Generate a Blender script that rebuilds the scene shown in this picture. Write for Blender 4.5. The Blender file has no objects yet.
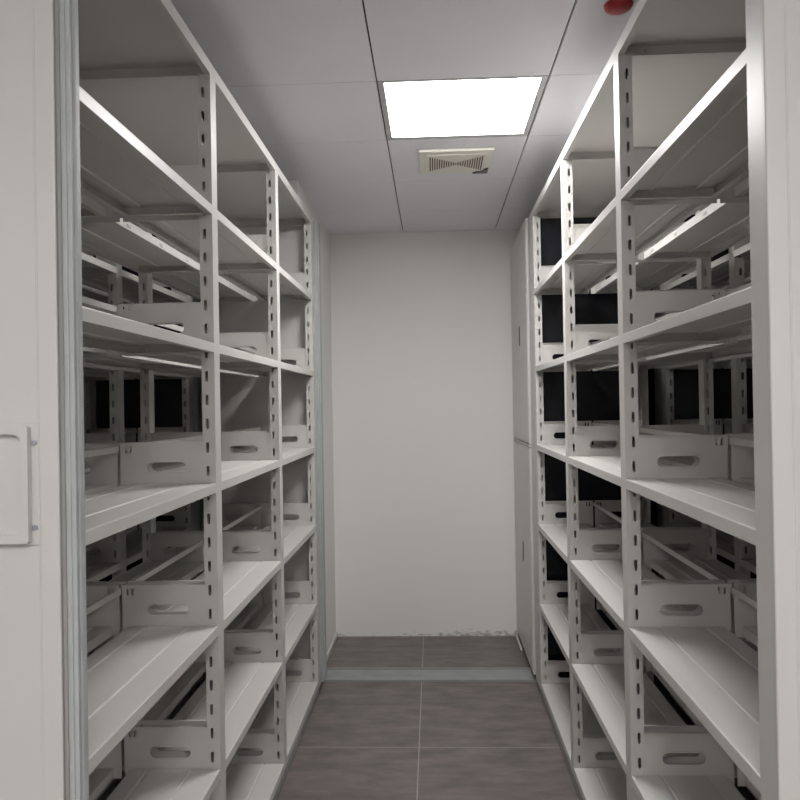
import bpy, bmesh, math, random
from mathutils import Vector, Matrix
from mathutils.geometry import tessellate_polygon
random.seed(4)
sc = bpy.context.scene
C = sc.collection
PI = math.pi

# ------------------------------------------------------------------ materials
def mat(name, col, rough=.5, metal=0., bump=0., bscale=200., var=0., vscale=3., spec=.5, coat=0.):
    m = bpy.data.materials.new(name); m.use_nodes = True
    nt = m.node_tree; b = nt.nodes['Principled BSDF']
    b.inputs['Base Color'].default_value = (*col, 1)
    b.inputs['Roughness'].default_value = rough
    b.inputs['Metallic'].default_value = metal
    b.inputs['Specular IOR Level'].default_value = spec
    b.inputs['Coat Weight'].default_value = coat
    tc = nt.nodes.new('ShaderNodeTexCoord')
    if var:
        n = nt.nodes.new('ShaderNodeTexNoise'); n.inputs['Scale'].default_value = vscale; n.inputs['Detail'].default_value = 4
        nt.links.new(tc.outputs['Object'], n.inputs['Vector'])
        r = nt.nodes.new('ShaderNodeValToRGB')
        r.color_ramp.elements[0].position = .3; r.color_ramp.elements[1].position = .7
        r.color_ramp.elements[0].color = (*[c*(1-var) for c in col], 1)
        r.color_ramp.elements[1].color = (*[min(1, c*(1+var)) for c in col], 1)
        nt.links.new(n.outputs['Fac'], r.inputs['Fac']); nt.links.new(r.outputs['Color'], b.inputs['Base Color'])
    if bump:
        n = nt.nodes.new('ShaderNodeTexNoise'); n.inputs['Scale'].default_value = bscale; n.inputs['Detail'].default_value = 2
        nt.links.new(tc.outputs['Object'], n.inputs['Vector'])
        bp = nt.nodes.new('ShaderNodeBump'); bp.inputs['Strength'].default_value = bump; bp.inputs['Distance'].default_value = .001
        nt.links.new(n.outputs['Fac'], bp.inputs['Height']); nt.links.new(bp.outputs['Normal'], b.inputs['Normal'])
    return m

M = {}
M['paint'] = mat('powder_coat_grey', (.56, .547, .525), .42, bump=.08, bscale=500, var=.02)
M['panel'] = mat('panel_paint_grey', (.53, .518, .50), .45, bump=.08, bscale=500, var=.02)
M['seal'] = mat('rubber_seal', (.40, .42, .415), .55, var=.05, vscale=12)
M['seal_dark'] = mat('rubber_seal_groove', (.22, .235, .235), .6)
M['zinc'] = mat('zinc_screw', (.45, .46, .52), .3, metal=.9)
M['ceil'] = mat('ceiling_tile_aluminium', (.83, .82, .865), .55, bump=.05, bscale=150, var=.015)
M['gap'] = mat('ceiling_gap', (.05, .05, .05), .9)
M['tbar'] = mat('panel_light_frame', (.5, .5, .51), .4)
M['vent'] = mat('vent_plastic', (.80, .77, .70), .45)
M['vent_dark'] = mat('vent_slots', (.16, .12, .09), .8)
M['vent_tag'] = mat('vent_badge', (.08, .085, .09), .4)
M['red'] = mat('red_plastic', (.42, .03, .035), .4)
M['cab'] = mat('cabinet_paint', (.60, .58, .555), .4, var=.02)
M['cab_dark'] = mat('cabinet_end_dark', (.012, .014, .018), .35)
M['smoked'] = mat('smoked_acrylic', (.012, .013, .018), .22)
M['black'] = mat('black_recess', (.02, .02, .02), .5)
M['track'] = mat('floor_track_steel', (.34, .36, .35), .42, metal=.35, var=.12, vscale=9)
M['track_dark'] = mat('track_groove', (.05, .05, .045), .7)
M['white'] = mat('white_plastic', (.62, .62, .60), .5)
M['chassis'] = mat('chassis_steel', (.30, .31, .29), .5, var=.1, vscale=8)
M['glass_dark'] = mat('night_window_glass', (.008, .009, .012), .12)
M['wall_side'] = mat('side_wall_paint', (.62, .61, .60), .8, var=.02)

def wall_mat():
    m = mat('wall_paint', (.83, .815, .80), .8, bump=.15, bscale=60)
    nt = m.node_tree; b = nt.nodes['Principled BSDF']; L = nt.links.new
    tc = nt.nodes.new('ShaderNodeTexCoord'); sp = nt.nodes.new('ShaderNodeSeparateXYZ')
    L(tc.outputs['Object'], sp.inputs[0])
    # scuffed, chipped plaster low on the wall
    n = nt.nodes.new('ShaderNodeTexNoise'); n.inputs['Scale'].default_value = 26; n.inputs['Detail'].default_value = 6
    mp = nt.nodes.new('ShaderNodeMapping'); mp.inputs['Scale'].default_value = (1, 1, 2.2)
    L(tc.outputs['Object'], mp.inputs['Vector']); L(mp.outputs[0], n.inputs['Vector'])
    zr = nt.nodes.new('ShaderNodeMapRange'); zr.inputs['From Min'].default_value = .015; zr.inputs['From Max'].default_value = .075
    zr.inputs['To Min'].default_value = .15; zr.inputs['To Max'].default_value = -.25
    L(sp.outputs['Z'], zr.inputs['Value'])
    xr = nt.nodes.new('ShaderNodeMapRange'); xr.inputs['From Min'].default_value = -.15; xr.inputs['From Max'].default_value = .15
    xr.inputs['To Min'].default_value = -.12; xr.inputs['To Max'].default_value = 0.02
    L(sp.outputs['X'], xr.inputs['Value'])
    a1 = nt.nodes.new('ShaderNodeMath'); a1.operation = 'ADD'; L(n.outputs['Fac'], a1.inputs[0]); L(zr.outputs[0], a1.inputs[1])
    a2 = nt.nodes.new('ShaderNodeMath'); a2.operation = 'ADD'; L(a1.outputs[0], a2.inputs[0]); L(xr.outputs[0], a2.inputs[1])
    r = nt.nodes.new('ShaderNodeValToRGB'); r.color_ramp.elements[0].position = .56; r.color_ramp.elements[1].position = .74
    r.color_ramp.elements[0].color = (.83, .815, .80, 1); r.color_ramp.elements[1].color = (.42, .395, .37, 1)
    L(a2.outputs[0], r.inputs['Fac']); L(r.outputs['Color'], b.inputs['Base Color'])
    return m
M['wall'] = wall_mat()

def floor_mat():
    m = mat('floor_tile', (.12, .1, .09), .45)
    nt = m.node_tree; b = nt.nodes['Principled BSDF']; L = nt.links.new
    tc = nt.nodes.new('ShaderNodeTexCoord')
    mp = nt.nodes.new('ShaderNodeMapping'); mp.inputs['Location'].default_value = (.087+.8, -.18, 0)
    L(tc.outputs['Object'], mp.inputs['Vector'])
    br = nt.nodes.new('ShaderNodeTexBrick'); br.offset = 0; br.squash = 1
    br.inputs['Scale'].default_value = 1; br.inputs['Brick Width'].default_value = .8; br.inputs['Row Height'].default_value = .8
    br.inputs['Mortar Size'].default_value = .0022; br.inputs['Mortar Smooth'].default_value = 0
    br.inputs['Mortar'].default_value = (.36, .34, .32, 1)
    n = nt.nodes.new('ShaderNodeTexNoise'); n.inputs['Scale'].default_value = 5; n.inputs['Detail'].default_value = 7; n.inputs['Roughness'].default_value = .65
    m2 = nt.nodes.new('ShaderNodeMapping'); m2.inputs['Scale'].default_value = (1, 2.6, 1)
    L(tc.outputs['Object'], m2.inputs['Vector']); L(m2.outputs[0], n.inputs['Vector'])
    r = nt.nodes.new('ShaderNodeValToRGB')
    r.color_ramp.elements[0].position = .35; r.color_ramp.elements[0].color = (.115, .098, .090, 1)
    r.color_ramp.elements[1].position = .72; r.color_ramp.elements[1].color = (.215, .185, .172, 1)
    L(n.outputs['Fac'], r.inputs['Fac'])
    L(r.outputs['Color'], br.inputs['Color1']); L(r.outputs['Color'], br.inputs['Color2'])
    L(mp.outputs[0], br.inputs['Vector']); L(br.outputs['Color'], b.inputs['Base Color'])
    return m
M['floor'] = floor_mat()

def emit(name, col, s):
    m = bpy.data.materials.new(name); m.use_nodes = True
    nt = m.node_tree; nt.nodes.clear()
    e = nt.nodes.new('ShaderNodeEmission'); e.inputs[0].default_value = (*col, 1); e.inputs[1].default_value = s
    o = nt.nodes.new('ShaderNodeOutputMaterial'); nt.links.new(e.outputs[0], o.inputs[0])
    return m
LIGHT = 34.0
M['emit'] = emit('led_diffuser', (1, .985, .97), LIGHT)

# ------------------------------------------------------------------ mesh helpers
def box(bm, x0, x1, y0, y1, z0, z1, mi=0, bev=0):
    a, b = sorted((x0, x1)); c, d = sorted((y0, y1)); e, f = sorted((z0, z1))
    v = [bm.verts.new(p) for p in ((a,c,e),(b,c,e),(b,d,e),(a,d,e),(a,c,f),(b,c,f),(b,d,f),(a,d,f))]
    fs = [bm.faces.new([v[i] for i in q]) for q in ((0,3,2,1),(4,5,6,7),(0,1,5,4),(1,2,6,5),(2,3,7,6),(3,0,4,7))]
    for q in fs: q.material_index = mi
    if bev:
        es = list({e_ for q in fs for e_ in q.edges})
        r = bmesh.ops.bevel(bm, geom=es, offset=bev, segments=2, affect='EDGES', profile=.5)
        for q in r['faces']: q.material_index = mi
def plate(bm, outer, holes, to3, t, mi=0):
    """flat plate with holes; to3(u, v, w) maps to 3-D, w in 0..t"""
    loops = [outer]+holes
    flat = [p for l in loops for p in l]
    tris = tessellate_polygon([[Vector((p[0], p[1], 0)) for p in l] for l in loops])
    fr = [bm.verts.new(to3(p[0], p[1], 0)) for p in flat]
    bk = [bm.verts.new(to3(p[0], p[1], t)) for p in flat]
    for a, b, c in tris:
        for q in ((fr[a], fr[b], fr[c]), (bk[c], bk[b], bk[a])):
            try: f = bm.faces.new(q); f.material_index = mi
            except ValueError: pass
    i = 0
    for l in loops:
        n = len(l)
        for k in range(n):
            a, b = i+k, i+(k+1) % n
            f = bm.faces.new((fr[a], fr[b], bk[b], bk[a])); f.material_index = mi
        i += n
def rect(x0, x1, y0, y1): return [(x0, y0), (x1, y0), (x1, y1), (x0, y1)]
def slot(cx, cy, w, h, n=6):
    """stadium outline, long axis is the larger of w and h"""
    r = min(w, h)/2; pts = []
    if w >= h: c1, c2, a0 = (cx+w/2-r, cy), (cx-w/2+r, cy), -PI/2
    else: c1, c2, a0 = (cx, cy+h/2-r), (cx, cy-h/2+r), 0
    for c, s in ((c1, a0), (c2, a0+PI)):
        for k in range(n+1): pts.append((c[0]+r*math.cos(s+PI*k/n), c[1]+r*math.sin(s+PI*k/n)))
    return pts
def cyl(bm, c, axis, r, h, n=16, mi=0, r2=None):
    m = Matrix.Translation(c) @ Vector((0,0,1)).rotation_difference(Vector(axis)).to_matrix().to_4x4()
    res = bmesh.ops.create_cone(bm, cap_ends=True, segments=n, radius1=r, radius2=r if r2 is None else r2, depth=h, matrix=m)
    for v in res['verts']:
        for f in v.link_faces: f.material_index = mi
def mesh(name, bm, mats):
    bmesh.ops.recalc_face_normals(bm, faces=bm.faces)
    me = bpy.data.meshes.new(name); bm.to_mesh(me); bm.free()
    for m in (mats if isinstance(mats, (list, tuple)) else [mats]): me.materials.append(m)
    return me
def link(name, me, parent=None, loc=(0,0,0), scale=None):
    o = bpy.data.objects.new(name, me); C.objects.link(o); o.location = loc
    if scale: o.scale = scale
    if parent: o.parent = parent
    return o
def obj(name, bm, mats, parent=None, loc=(0,0,0)): return link(name, mesh(name, bm, mats), parent, loc)
def thing(name, label, cat, loc=(0,0,0), group=None, rz=0):
    o = bpy.data.objects.new(name, None); C.objects.link(o); o.empty_display_size = .1
    o.location = loc; o.rotation_euler.z = rz; tag(o, label, cat, group); return o
def tag(o, label, cat, group=None):
    o['label'] = label; o['category'] = cat
    if group: o['group'] = group
    return o
def struct(o): o['kind'] = 'structure'; return o

# ------------------------------------------------------------------ dimensions (metres, aisle runs along +Y)
CAM = 1.51; CEIL = CAM+1.131; WALL_Y = 5.0
HW = .2825                       # half depth of a shelving unit
FAR = [1.292, 2.192, 3.092, 3.992]   # far edges of the four upright lines
PW = .055                        # upright web
LEV = [.08, .4855, .891, 1.2965, 1.696, 2.090]
TOP0, TOP1 = 2.465, 2.50
XL, XR = -.9025, .8075           # centres of the two units on the aisle
PITCH = .655

# ------------------------------------------------------------------ shelving meshes
def upright_mesh():              # local: web on the +x side at x=0, goes to -x; y 0..PW; z absolute
    bm = bmesh.new()
    z0, z1 = .05, TOP0
    box(bm, -.0018, 0, .0018, PW-.0018, z0, z1)
    step = .4055/6
    holes = []
    z = LEV[0]+step*.5
    while z < z1-.03:
        holes.append(slot(-.0225, z, .009, .031, 3)); z += step
    for y in (0, PW-.0018):
        plate(bm, rect(-.037, 0, z0, z1), holes, lambda u, v, w, y=y: (u, y+w, v), .0018)
    box(bm, -.037, -.0355, .0018, PW-.0018, z0, z1)               # closing back, added to keep light out behind the slots
    return mesh('upright', bm, M['paint'])

def shelf_mesh(L, y_over=0.):    # side +x: front at x=HW, rear at x=.012; y 0..L; top at z=0
    bm = bmesh.new()
    x0, x1, t, fl = .026, HW, .0015, .027
    g1, g2 = HW-.080, HW-.206
    # pressed tray: cross section with two shallow steps, extruded along y
    prof = [(x0, 0), (g2-.004, 0), (g2-.001, -.0035), (g2+.003, -.0035), (g2+.006, 0),
            (g1-.006, 0), (g1-.003, -.0035), (g1+.001, -.0035), (g1+.004, 0), (x1-.003, 0), (x1-.0008, -.0008), (x1, -.003)]
    low = [(x, z-t) for x, z in prof[:-2]]+[(x1-.002, -.0032)]
    n = len(prof)
    vs = []
    for yy in (0, L):
        vs.append([bm.verts.new((x, yy, z)) for x, z in prof]+[bm.verts.new((x, yy, z)) for x, z in reversed(low)])
    m_ = len(vs[0])
    for i in range(m_):
        j = (i+1) % m_
        bm.faces.new((vs[0][i], vs[0][j], vs[1][j], vs[1][i]))
    box(bm, x1-.0015, x1, 0, L, -fl, -.003)                         # front flange
    box(bm, x1-.018, x1-.0015, .004, L-.004, -fl, -fl+.0015)        # front return
    hs = []
    for c in (.16, .44, .72):
        for k in range(3): hs.append(rect(c*L/.845+k*.011, c*L/.845+k*.011+.005, -.021, -.010))
    plate(bm, rect(0, L, -fl, -t), hs, lambda u, v, w: (x0+w, u, v), .0015)   # rear flange with punched slits
    box(bm, x0+.0015, x0+.016, .004, L-.004, -fl, -fl+.0015)
    for yy, s in ((0, 1), (L, -1)):
        box(bm, x0+.0015, x1-.0015, yy, yy+s*.0015, -fl, -t)
        box(bm, x0+.0015, x1-.0015, yy+s*.0015, yy+s*.014, -fl, -fl+.0015)
        for xx in (.085, .175):
            cyl(bm, (xx, yy+s*.004, -.016), (0, s, 0), .0045, .006, 10)
    return mesh('shelf', bm, M['paint'])

def divider_mesh():              # +x side: x .012.. .2450 ; z from -.03 to .115
    bm = bmesh.new()
    x0, x1 = .0045, HW-.0375
    holes = [slot(.138, .045, .117, .031, 6), rect(.018, .024, .088, .108), rect(.032, .038, .088, .108)]
    plate(bm, [(x0, -.030), (x1, -.030), (x1, .117), (x0, .117)], holes, lambda u, v, w: (u, w, v), .0016)
    # rolled rim around the pull slot
    for (a, b) in ((1.0, .0),):
        o = slot(.138, .045, .117, .031, 6); p = slot(.138, .045, .125, .039, 6)
        plate(bm, p, [o], lambda u, v, w: (u, w-.0012, v), .004)
    box(bm, x0, x1, .0016, .009, .1155, .117)
    return mesh('side_stop', bm, M['paint'])

def bar_mesh(L):
    bm = bmesh.new(); box(bm, -.004, .004, 0, L, -.009, .009, bev=.0015)
    return mesh('back_stop_bar', bm, M['paint'])

UP, DIV = upright_mesh(), divider_mesh()
SH = shelf_mesh(.845)
BAR = bar_mesh(.845)
COVER_L = [PW+.845+PW/2-.0005, .8995, .845+PW/2+PW-.0005]
def cover_mesh(L):               # top cover, one per bay, both sides
    bm = bmesh.new()
    box(bm, -HW, HW, 0, L, TOP1-.0015, TOP1)
    for s in (-1, 1):
        box(bm, s*HW, s*(HW-.0015), 0, L, TOP0, TOP1-.0015)
        box(bm, s*(HW-.0015), s*(HW-.018), .004, L-.004, TOP0, TOP0+.0015)
    for yy, s in ((0, 1), (L, -1)):
        box(bm, -HW+.0015, HW-.0015, yy, yy+s*.0015, TOP0, TOP1-.0015)
        box(bm, -HW+.02, HW-.02, yy+s*.0015, yy+s*.016, TOP0, TOP0+.0015)
    for x in (-.2, .2):
        cyl(bm, (x, .008, TOP0+.018), (0, 1, 0), .005, .01, 10); cyl(bm, (x, L-.008, TOP0+.018), (0, 1, 0), .005, .01, 10)
    return mesh('top_cover', bm, M['paint'])

def end_panel_mesh():
    bm = bmesh.new()
    y0 = 1.225
    box(bm, -HW, HW, y0+.004, y0+.012, .03, TOP1+.005)
    for s in (-1, 1):            # raised edge bands with a soft fold
        box(bm, s*(HW-.034), s*HW, y0, y0+.012, .03, TOP1+.005, bev=.003)
        box(bm, s*(HW-.037), s*(HW-.033), y0+.002, y0+.006, .03, TOP1+.005, bev=.0015)
    return mesh('end_panel', bm, M['panel'])
def far_panel_mesh(dark):
    bm = bmesh.new()
    box(bm, -HW, HW, 3.994, 4.012, .03, TOP1, bev=.002)
    if dark: box(bm, -HW+.045, HW-.045, 3.990, 3.9938, .05, TOP0-.004, 1)  # near-black sheet added to darken the view through the bays
    box(bm, -HW, HW, 4.014, 4.145, .03, TOP1, bev=.004)
    for z in (.5, 1.2, 1.8, 2.3):
        for s in (-1, 1): cyl(bm, (s*HW, 4.07, z), (1, 0, 0), .004, .003, 10)
    return mesh('end_housing', bm, [M['panel'], M['smoked']])
def seal_mesh(y0, y1):           # on the +x face: stacked rubber lips
    bm = bmesh.new()
    z0, z1 = .05, TOP1
    box(bm, HW+.0005, HW+.010, y0, y1, z0, z1, 0, .002)
    w = (y1-y0)
    box(bm, HW+.010, HW+.018, y0+w*.05, y0+w*.22, z0, z1, 0, .0015)
    box(bm, HW+.010, HW+.013, y0+w*.22, y0+w*.40, z0, z1, 1)
    box(bm, HW+.010, HW+.020, y0+w*.40, y0+w*.95, z0, z1, 0, .003)
    return mesh('door_seal', bm, [M['seal'], M['seal_dark']])
def chassis_mesh():
    bm = bmesh.new()
    box(bm, -HW+.003, HW-.003, 1.238, 3.992, .006, .046, bev=.002)
    for s in (-1, 1): box(bm, s*(HW-.003), s*(HW-.001), 1.24, 3.99, .030, .046)
    for y in (1.7, 2.7, 3.6):
        for s in (-1, 1): box(bm, s*.22-.05, s*.22+.05, y-.03, y+.03, 0, .006)
    return mesh('base_chassis', bm, M['chassis'])

def build_unit(cx, label):
    root = thing('mobile_shelving_unit', label, 'shelving unit', (cx, 0, 0), 'double-sided steel shelving units')
    for f in FAR:
        for s in (-1, 1):
            u = link('upright', UP, root, (s*HW, f-PW if s > 0 else f, 0))
            if s < 0: u.rotation_euler.z = PI
    for i in range(3):
        ya = FAR[i]
        for z in LEV:
            for s in (-1, 1):
                o = link('shelf', SH, root, (0, ya if s > 0 else ya+.845, z))
                if s < 0: o.rotation_euler.z = PI
                for yy, near in ((ya-.006, 1), (ya+.845+.004, 0)):
                    d = link('side_stop', DIV, root, (0, yy if s > 0 else yy+.0016, z))
                    if s < 0: d.rotation_euler.z = PI
            link('back_stop_bar', BAR, root, (0, ya, z+.100))
    y = FAR[0]-PW
    for i in range(3):
        L = COVER_L[i]; link('top_cover', cover_mesh(L), root, (0, y, 0)); y += L+.0005
    link('end_panel', end_panel_mesh(), root); link('end_housing', far_panel_mesh(False), root)
    link('door_seal', seal_mesh(1.245, 1.280), root); link('door_seal', seal_mesh(4.02, 4.13), root)
    link('base_chassis', chassis_mesh(), root)
    return root
def copy_tree(o, parent=None):
    c = o.copy(); C.objects.link(c); c.parent = parent
    for ch in list(o.children): copy_tree(ch, c)
    return c

L1 = build_unit(XL, 'tall grey double-sided steel shelving unit, empty, lining the left side of the aisle')
R1 = copy_tree(L1); R1.location.x = XR
R1['label'] = 'tall grey double-sided steel shelving unit, empty, lining the right side of the aisle'
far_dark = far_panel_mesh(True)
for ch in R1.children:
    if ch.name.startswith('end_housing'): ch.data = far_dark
L2 = copy_tree(L1); L2.location.x = XL-PITCH
L2['label'] = 'grey steel shelving unit in shade, seen through the compartments of the left unit'
R2 = copy_tree(R1); R2.location.x = XR+PITCH
R2['label'] = 'grey steel shelving unit in shade, seen through the compartments of the right unit'

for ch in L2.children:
    if ch.name.startswith('end_housing'): ch.data = far_dark  # dark end here too, standing in for shade in the openings
L1.location.y = L2.location.y = .015; R1.location.y = R2.location.y = -.012
# pull handle on the near end panel of the left unit (part > sub-part)
hx0, hx1 = -.770-XL, -.655-XL
hz0, hz1 = CAM-.222, CAM-.020
bm = bmesh.new(); yp = 1.229
box(bm, hx0, hx1, yp-.003, yp, hz0, hz1, bev=.001)
rim_o = slot((hx0+hx1)/2, (hz0+hz1)/2, .0, .0) if False else None
ix0, ix1, iz0, iz1 = hx0+.012, hx1-.012, hz0+.004, hz1-.004
def rrect(x0, x1, y0, y1, r, n=5):
    pts = []
    for cx, cy, a in ((x1-r, y0+r, -PI/2), (x1-r, y1-r, 0), (x0+r, y1-r, PI/2), (x0+r, y0+r, PI)):
        for k in range(n+1): pts.append((cx+r*math.cos(a+PI/2*k/n), cy+r*math.sin(a+PI/2*k/n)))
    return pts
plate(bm, rrect(ix0, ix1, iz0, iz1, .006), [rrect(ix0+.012, ix1-.012, iz0+.014, iz1-.014, .014)], lambda u, v, w: (u, yp-.003-w, v), .012)
h = obj('pull_handle', bm, M['panel'], L1)
for sx in (hx0+.006, hx1-.006):
    for sz in (CAM-.052, CAM-.193):
        bm = bmesh.new(); cyl(bm, (sx, yp-.0045, sz), (0, -1, 0), .0042, .004, 14)
        box(bm, sx-.003, sx+.003, yp-.0072, yp-.0062, sz-.0006, sz+.0006)
        obj('screw', bm, M['zinc'], h)

# ------------------------------------------------------------------ room
RX0, RX1, RY0 = -2.05, 2.0, -2.2
bm = bmesh.new(); box(bm, RX0-.1, RX1+.1, RY0-.1, WALL_Y+.1, -.1, 0); struct(obj('floor', bm, M['floor']))
bm = bmesh.new(); box(bm, RX0-.1, RX1+.1, WALL_Y, WALL_Y+.1, 0, CEIL+.1); struct(obj('wall_back', bm, M['wall']))
bm = bmesh.new(); box(bm, RX0-.1, RX0, RY0, WALL_Y, 0, CEIL+.1); struct(obj('wall_left', bm, M['wall_side']))
bm = bmesh.new(); box(bm, RX1, RX1+.1, RY0, WALL_Y, 0, CEIL+.1); struct(obj('wall_right', bm, M['wall_side']))
bm = bmesh.new(); box(bm, RX0, RX1, RY0-.1, RY0, 0, CEIL+.1); struct(obj('wall_front', bm, M['wall_side']))
# boxed column in the far left corner with the boxed-in duct running out from it
PX = -.66
bm = bmesh.new(); box(bm, -1.07, PX, 4.19, WALL_Y, 0, CEIL)
struct(obj('wall_corner', bm, M['wall']))
bm = bmesh.new(); box(bm, -1.07, PX, 3.79, 4.19, 2.52, CEIL)
struct(obj('trim_1', bm, M['wall']))
bm = bmesh.new(); box(bm, PX, PX+.010, 4.19, WALL_Y, 0, .028, bev=.001); struct(obj('baseboard_left', bm, M['white']))
# ceiling: suspended tiles on a 0.6 m grid, one mesh
GX, GY = -.178, 2.66
bm = bmesh.new()
box(bm, RX0-.1, RX1+.1, RY0-.1, WALL_Y+.1, CEIL+.012, CEIL+.1, 1)
lights = [(0, 0), (0, -6), (-2, -7), (2, -7)]  # outer pair is unseen, added to brighten the near end panels
for i in range(-4, 5):
    for j in range(-9, 5):
        if (i, j) in lights: continue
        x0, x1 = GX+.6*i+.0026, GX+.6*(i+1)-.0026
        y0, y1 = GY+.6*j+.0016, GY+.6*(j+1)-.0016
        x0, x1 = max(x0, RX0), min(x1, RX1); y0, y1 = max(y0, RY0), min(y1, WALL_Y)
        if x1-x0 < .02 or y1-y0 < .02: continue
        box(bm, x0, x1, y0, y1, CEIL, CEIL+.012, 0, .0012)
struct(obj('ceiling', bm, [M['ceil'], M['gap']]))
labs = ['bright square LED panel glowing in the tiled ceiling above the aisle', 'square LED panel in the ceiling over the mouth of the aisle, behind the camera', 'square LED panel in the ceiling before the left shelving unit', 'square LED panel in the ceiling before the right shelving unit']
for (i, j), lb in zip(lights, labs):
    cx, cy = GX+.6*i+.3-.0005, GY+.6*j+.29
    t = thing('ceiling_light', lb, 'light', (cx, cy, CEIL), 'square ceiling panel lights')
    bm = bmesh.new(); plate(bm, rect(-.2965, .2965, -.2885, .3085), [rect(-.2745, .2745, -.275, .275)], lambda u, v, w: (u, v, w), .012); obj('frame', bm, M['tbar'], t)
    bm = bmesh.new(); box(bm, -.2745, .2745, -.275, .275, .002, .008); obj('diffuser', bm, M['emit'], t)

# ceiling vent with bow-tie slots
VX0, VX1 = .0, .0
t = thing('exhaust_vent', 'small cream square exhaust vent with bow-tie slots, beyond the ceiling light', 'vent', (.124, 3.545, CEIL))
bm = bmesh.new(); box(bm, -.168, .168, -.165, .165, -.014, 0, bev=.004)
box(bm, -.135, .135, -.125, .125, -.018, -.012, bev=.003); obj('cover', bm, M['vent'], t)
bm = bmesh.new()
for k in range(-11, 12):
    x = k*.0108; hgt = .012+.0078*abs(k)
    box(bm, x-.0028, x+.0028, -hgt, hgt, -.0195, -.0175)
obj('grille_slots', bm, M['vent_dark'], t)
bm = bmesh.new()
v = [bm.verts.new(p) for p in ((.155, .155, -.0205), (.155, .085, -.0205), (.085, .155, -.0205))]
w = [bm.verts.new(p.co+Vector((0, 0, .007))) for p in v]
bm.faces.new(v); bm.faces.new(w)
for a in range(3): bm.faces.new((v[a], v[(a+1) % 3], w[(a+1) % 3], w[a]))
obj('corner_badge', bm, M['vent_tag'], t)

# red detector dome
bm = bmesh.new()
prof = [(0, -.020), (.014, -.0195), (.028, -.017), (.036, -.012), (.040, -.006), (.041, 0)]
rings = []
for r, z in prof:
    rings.append([bm.verts.new((r*math.cos(2*PI*k/32), r*math.sin(2*PI*k/32), z)) for k in range(32)] if r else [bm.verts.new((0, 0, z))])
for a, b in zip(rings, rings[1:]):
    for k in range(32):
        q = (k+1) % 32
        if len(a) == 1: bm.faces.new((a[0], b[k], b[q]))
        else: bm.faces.new((a[k], a[q], b[q], b[k]))
bm.faces.new(rings[-1])
o = obj('ceiling_sounder', bm, M['red'], None, (.547, 2.20, CEIL))
for p in o.data.polygons: p.use_smooth = True
tag(o, 'round red plastic dome fixed to the ceiling above the right shelving', 'alarm')

# ------------------------------------------------------------------ cabinet past the right unit
t = thing('steel_cabinet', 'grey two-tier steel cabinet with recessed black pulls, between right shelving and back wall', 'cabinet', (0, 0, 0))
cx0, cx1, cy0, cy1 = .515, .965, 4.165, 4.985
for nm, z0, z1 in (('upper_body', CAM-.222, CAM+1.0), ('lower_body', CAM-1.465, CAM-.243)):
    bm = bmesh.new()
    box(bm, cx0+.018, cx1, cy0, cy1, z0, z1, 0, .002)
    # frame edge strips around the doors
    box(bm, cx0+.002, cx0+.0175, cy0, cy0+.012, z0, z1); box(bm, cx0+.002, cx0+.0175, cy1-.012, cy1, z0, z1)
    box(bm, cx0+.002, cx0+.0175, cy0+.012, cy1-.012, z0, z0+.010); box(bm, cx0+.002, cx0+.0175, cy0+.012, cy1-.012, z1-.010, z1)
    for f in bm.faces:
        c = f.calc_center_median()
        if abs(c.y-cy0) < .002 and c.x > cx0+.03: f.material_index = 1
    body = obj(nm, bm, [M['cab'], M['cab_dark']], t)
    zc = CAM+.393 if nm == 'upper_body' else CAM-.868
    ym = (cy0+cy1)/2
    for a, b, hy in ((cy0+.0135, ym-.001, 4.525), (ym+.001, cy1-.0135, None)):
        bm = bmesh.new()
        if hy:
            plate(bm, rect(a, b, z0+.0115, z1-.0115), [slot(hy, zc, .04, .122, 4)], lambda u, v, w: (cx0+w, u, v), .016)
        else: box(bm, cx0, cx0+.016, a, b, z0+.0115, z1-.0115, 0, .001)
        d = obj('door', bm, M['cab'], t)
        if hy:
            bm = bmesh.new(); plate(bm, slot(hy, zc, .0395, .1215, 4), [], lambda u, v, w: (cx0-.0012+w, u, v), .003)
            box(bm, cx0-.003, cx0-.001, hy-.004, hy+.004, zc-.052, zc+.052); hn = obj('pull_recess', bm, M['black'], d)
            hn['label'] = 'black recessed pull'
bm = bmesh.new(); box(bm, cx0+.07, cx1-.03, cy0+.01, cy1-.01, 0, CAM-1.465); obj('plinth', bm, M['black'], t)
bm = bmesh.new(); box(bm, cx0+.03, cx1, cy0+.001, cy1-.001, CAM-.240, CAM-.225); box(bm, cx0+.001, cx0+.03, cy0, cy1, CAM-.2375, CAM-.2275)
obj('middle_rail', bm, M['cab'], t)

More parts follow.
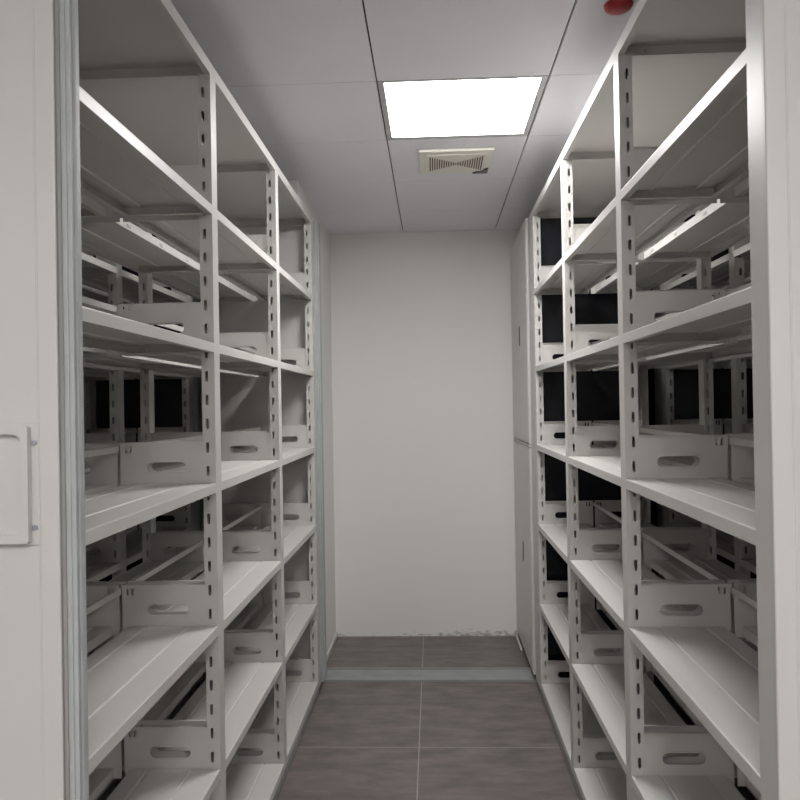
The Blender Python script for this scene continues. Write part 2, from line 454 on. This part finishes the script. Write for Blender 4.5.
# ------------------------------------------------------------------ floor track and a strip
bm = bmesh.new()
pr = [(4.180, 0), (4.180, .010), (4.187, .010), (4.189, .006), (4.345, .006), (4.346, .001), (4.363, .001), (4.364, .010), (4.374, .010), (4.374, 0)]
a = [bm.verts.new((PX+.012, y, z)) for y, z in pr]; b = [bm.verts.new((.54, y, z)) for y, z in pr]
n = len(pr)
for k in range(n): bm.faces.new((a[k], a[(k+1) % n], b[(k+1) % n], b[k]))
bm.faces.new(a); bm.faces.new(b)
o = obj('floor_track', bm, M['track']); tag(o, 'flat grey-green steel track crossing the floor at the far end of the aisle', 'track')
bm = bmesh.new(); box(bm, .508, .520, 4.70, 4.985, 0, .012, bev=.002)
tag(obj('plastic_strip', bm, M['white']), 'short white strip on the floor at the foot of the cabinet by the back wall', 'strip')

# framed dark sheet added to darken the view past the right-hand units
t = struct(thing('window_1', 'dark window in the back wall', 'window')); del t['label']; del t['category']
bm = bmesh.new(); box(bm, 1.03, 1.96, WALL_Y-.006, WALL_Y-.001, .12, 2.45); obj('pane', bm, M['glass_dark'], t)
bm = bmesh.new(); plate(bm, rect(1.0, 1.99, .09, 2.48), [rect(1.03, 1.96, .12, 2.45)], lambda u, v, w: (u, WALL_Y-.02+w, v), .019); obj('window_frame', bm, M['cab'], t)

# ------------------------------------------------------------------ world, camera
w = bpy.data.worlds.new('w'); sc.world = w; w.use_nodes = True
w.node_tree.nodes['Background'].inputs[0].default_value = (.5, .5, .55, 1); w.node_tree.nodes['Background'].inputs[1].default_value = .05
cam = bpy.data.cameras.new('camera'); co = bpy.data.objects.new('camera', cam); C.objects.link(co)
cam.sensor_width = 36; cam.sensor_fit = 'HORIZONTAL'; cam.lens = 765/800*36; cam.clip_start = .02
R = Matrix.Rotation(math.radians(2.47), 4, 'Z') @ Matrix.Rotation(math.radians(90+.37), 4, 'X') @ Matrix.Rotation(math.radians(-.95), 4, 'Z')
co.matrix_world = Matrix.Translation((0, 0, CAM)) @ R
sc.camera = co
vs = sc.view_settings; vs.view_transform = 'Standard'; vs.look = 'None'; vs.exposure = 0; vs.gamma = 1; vs.use_curve_mapping = False
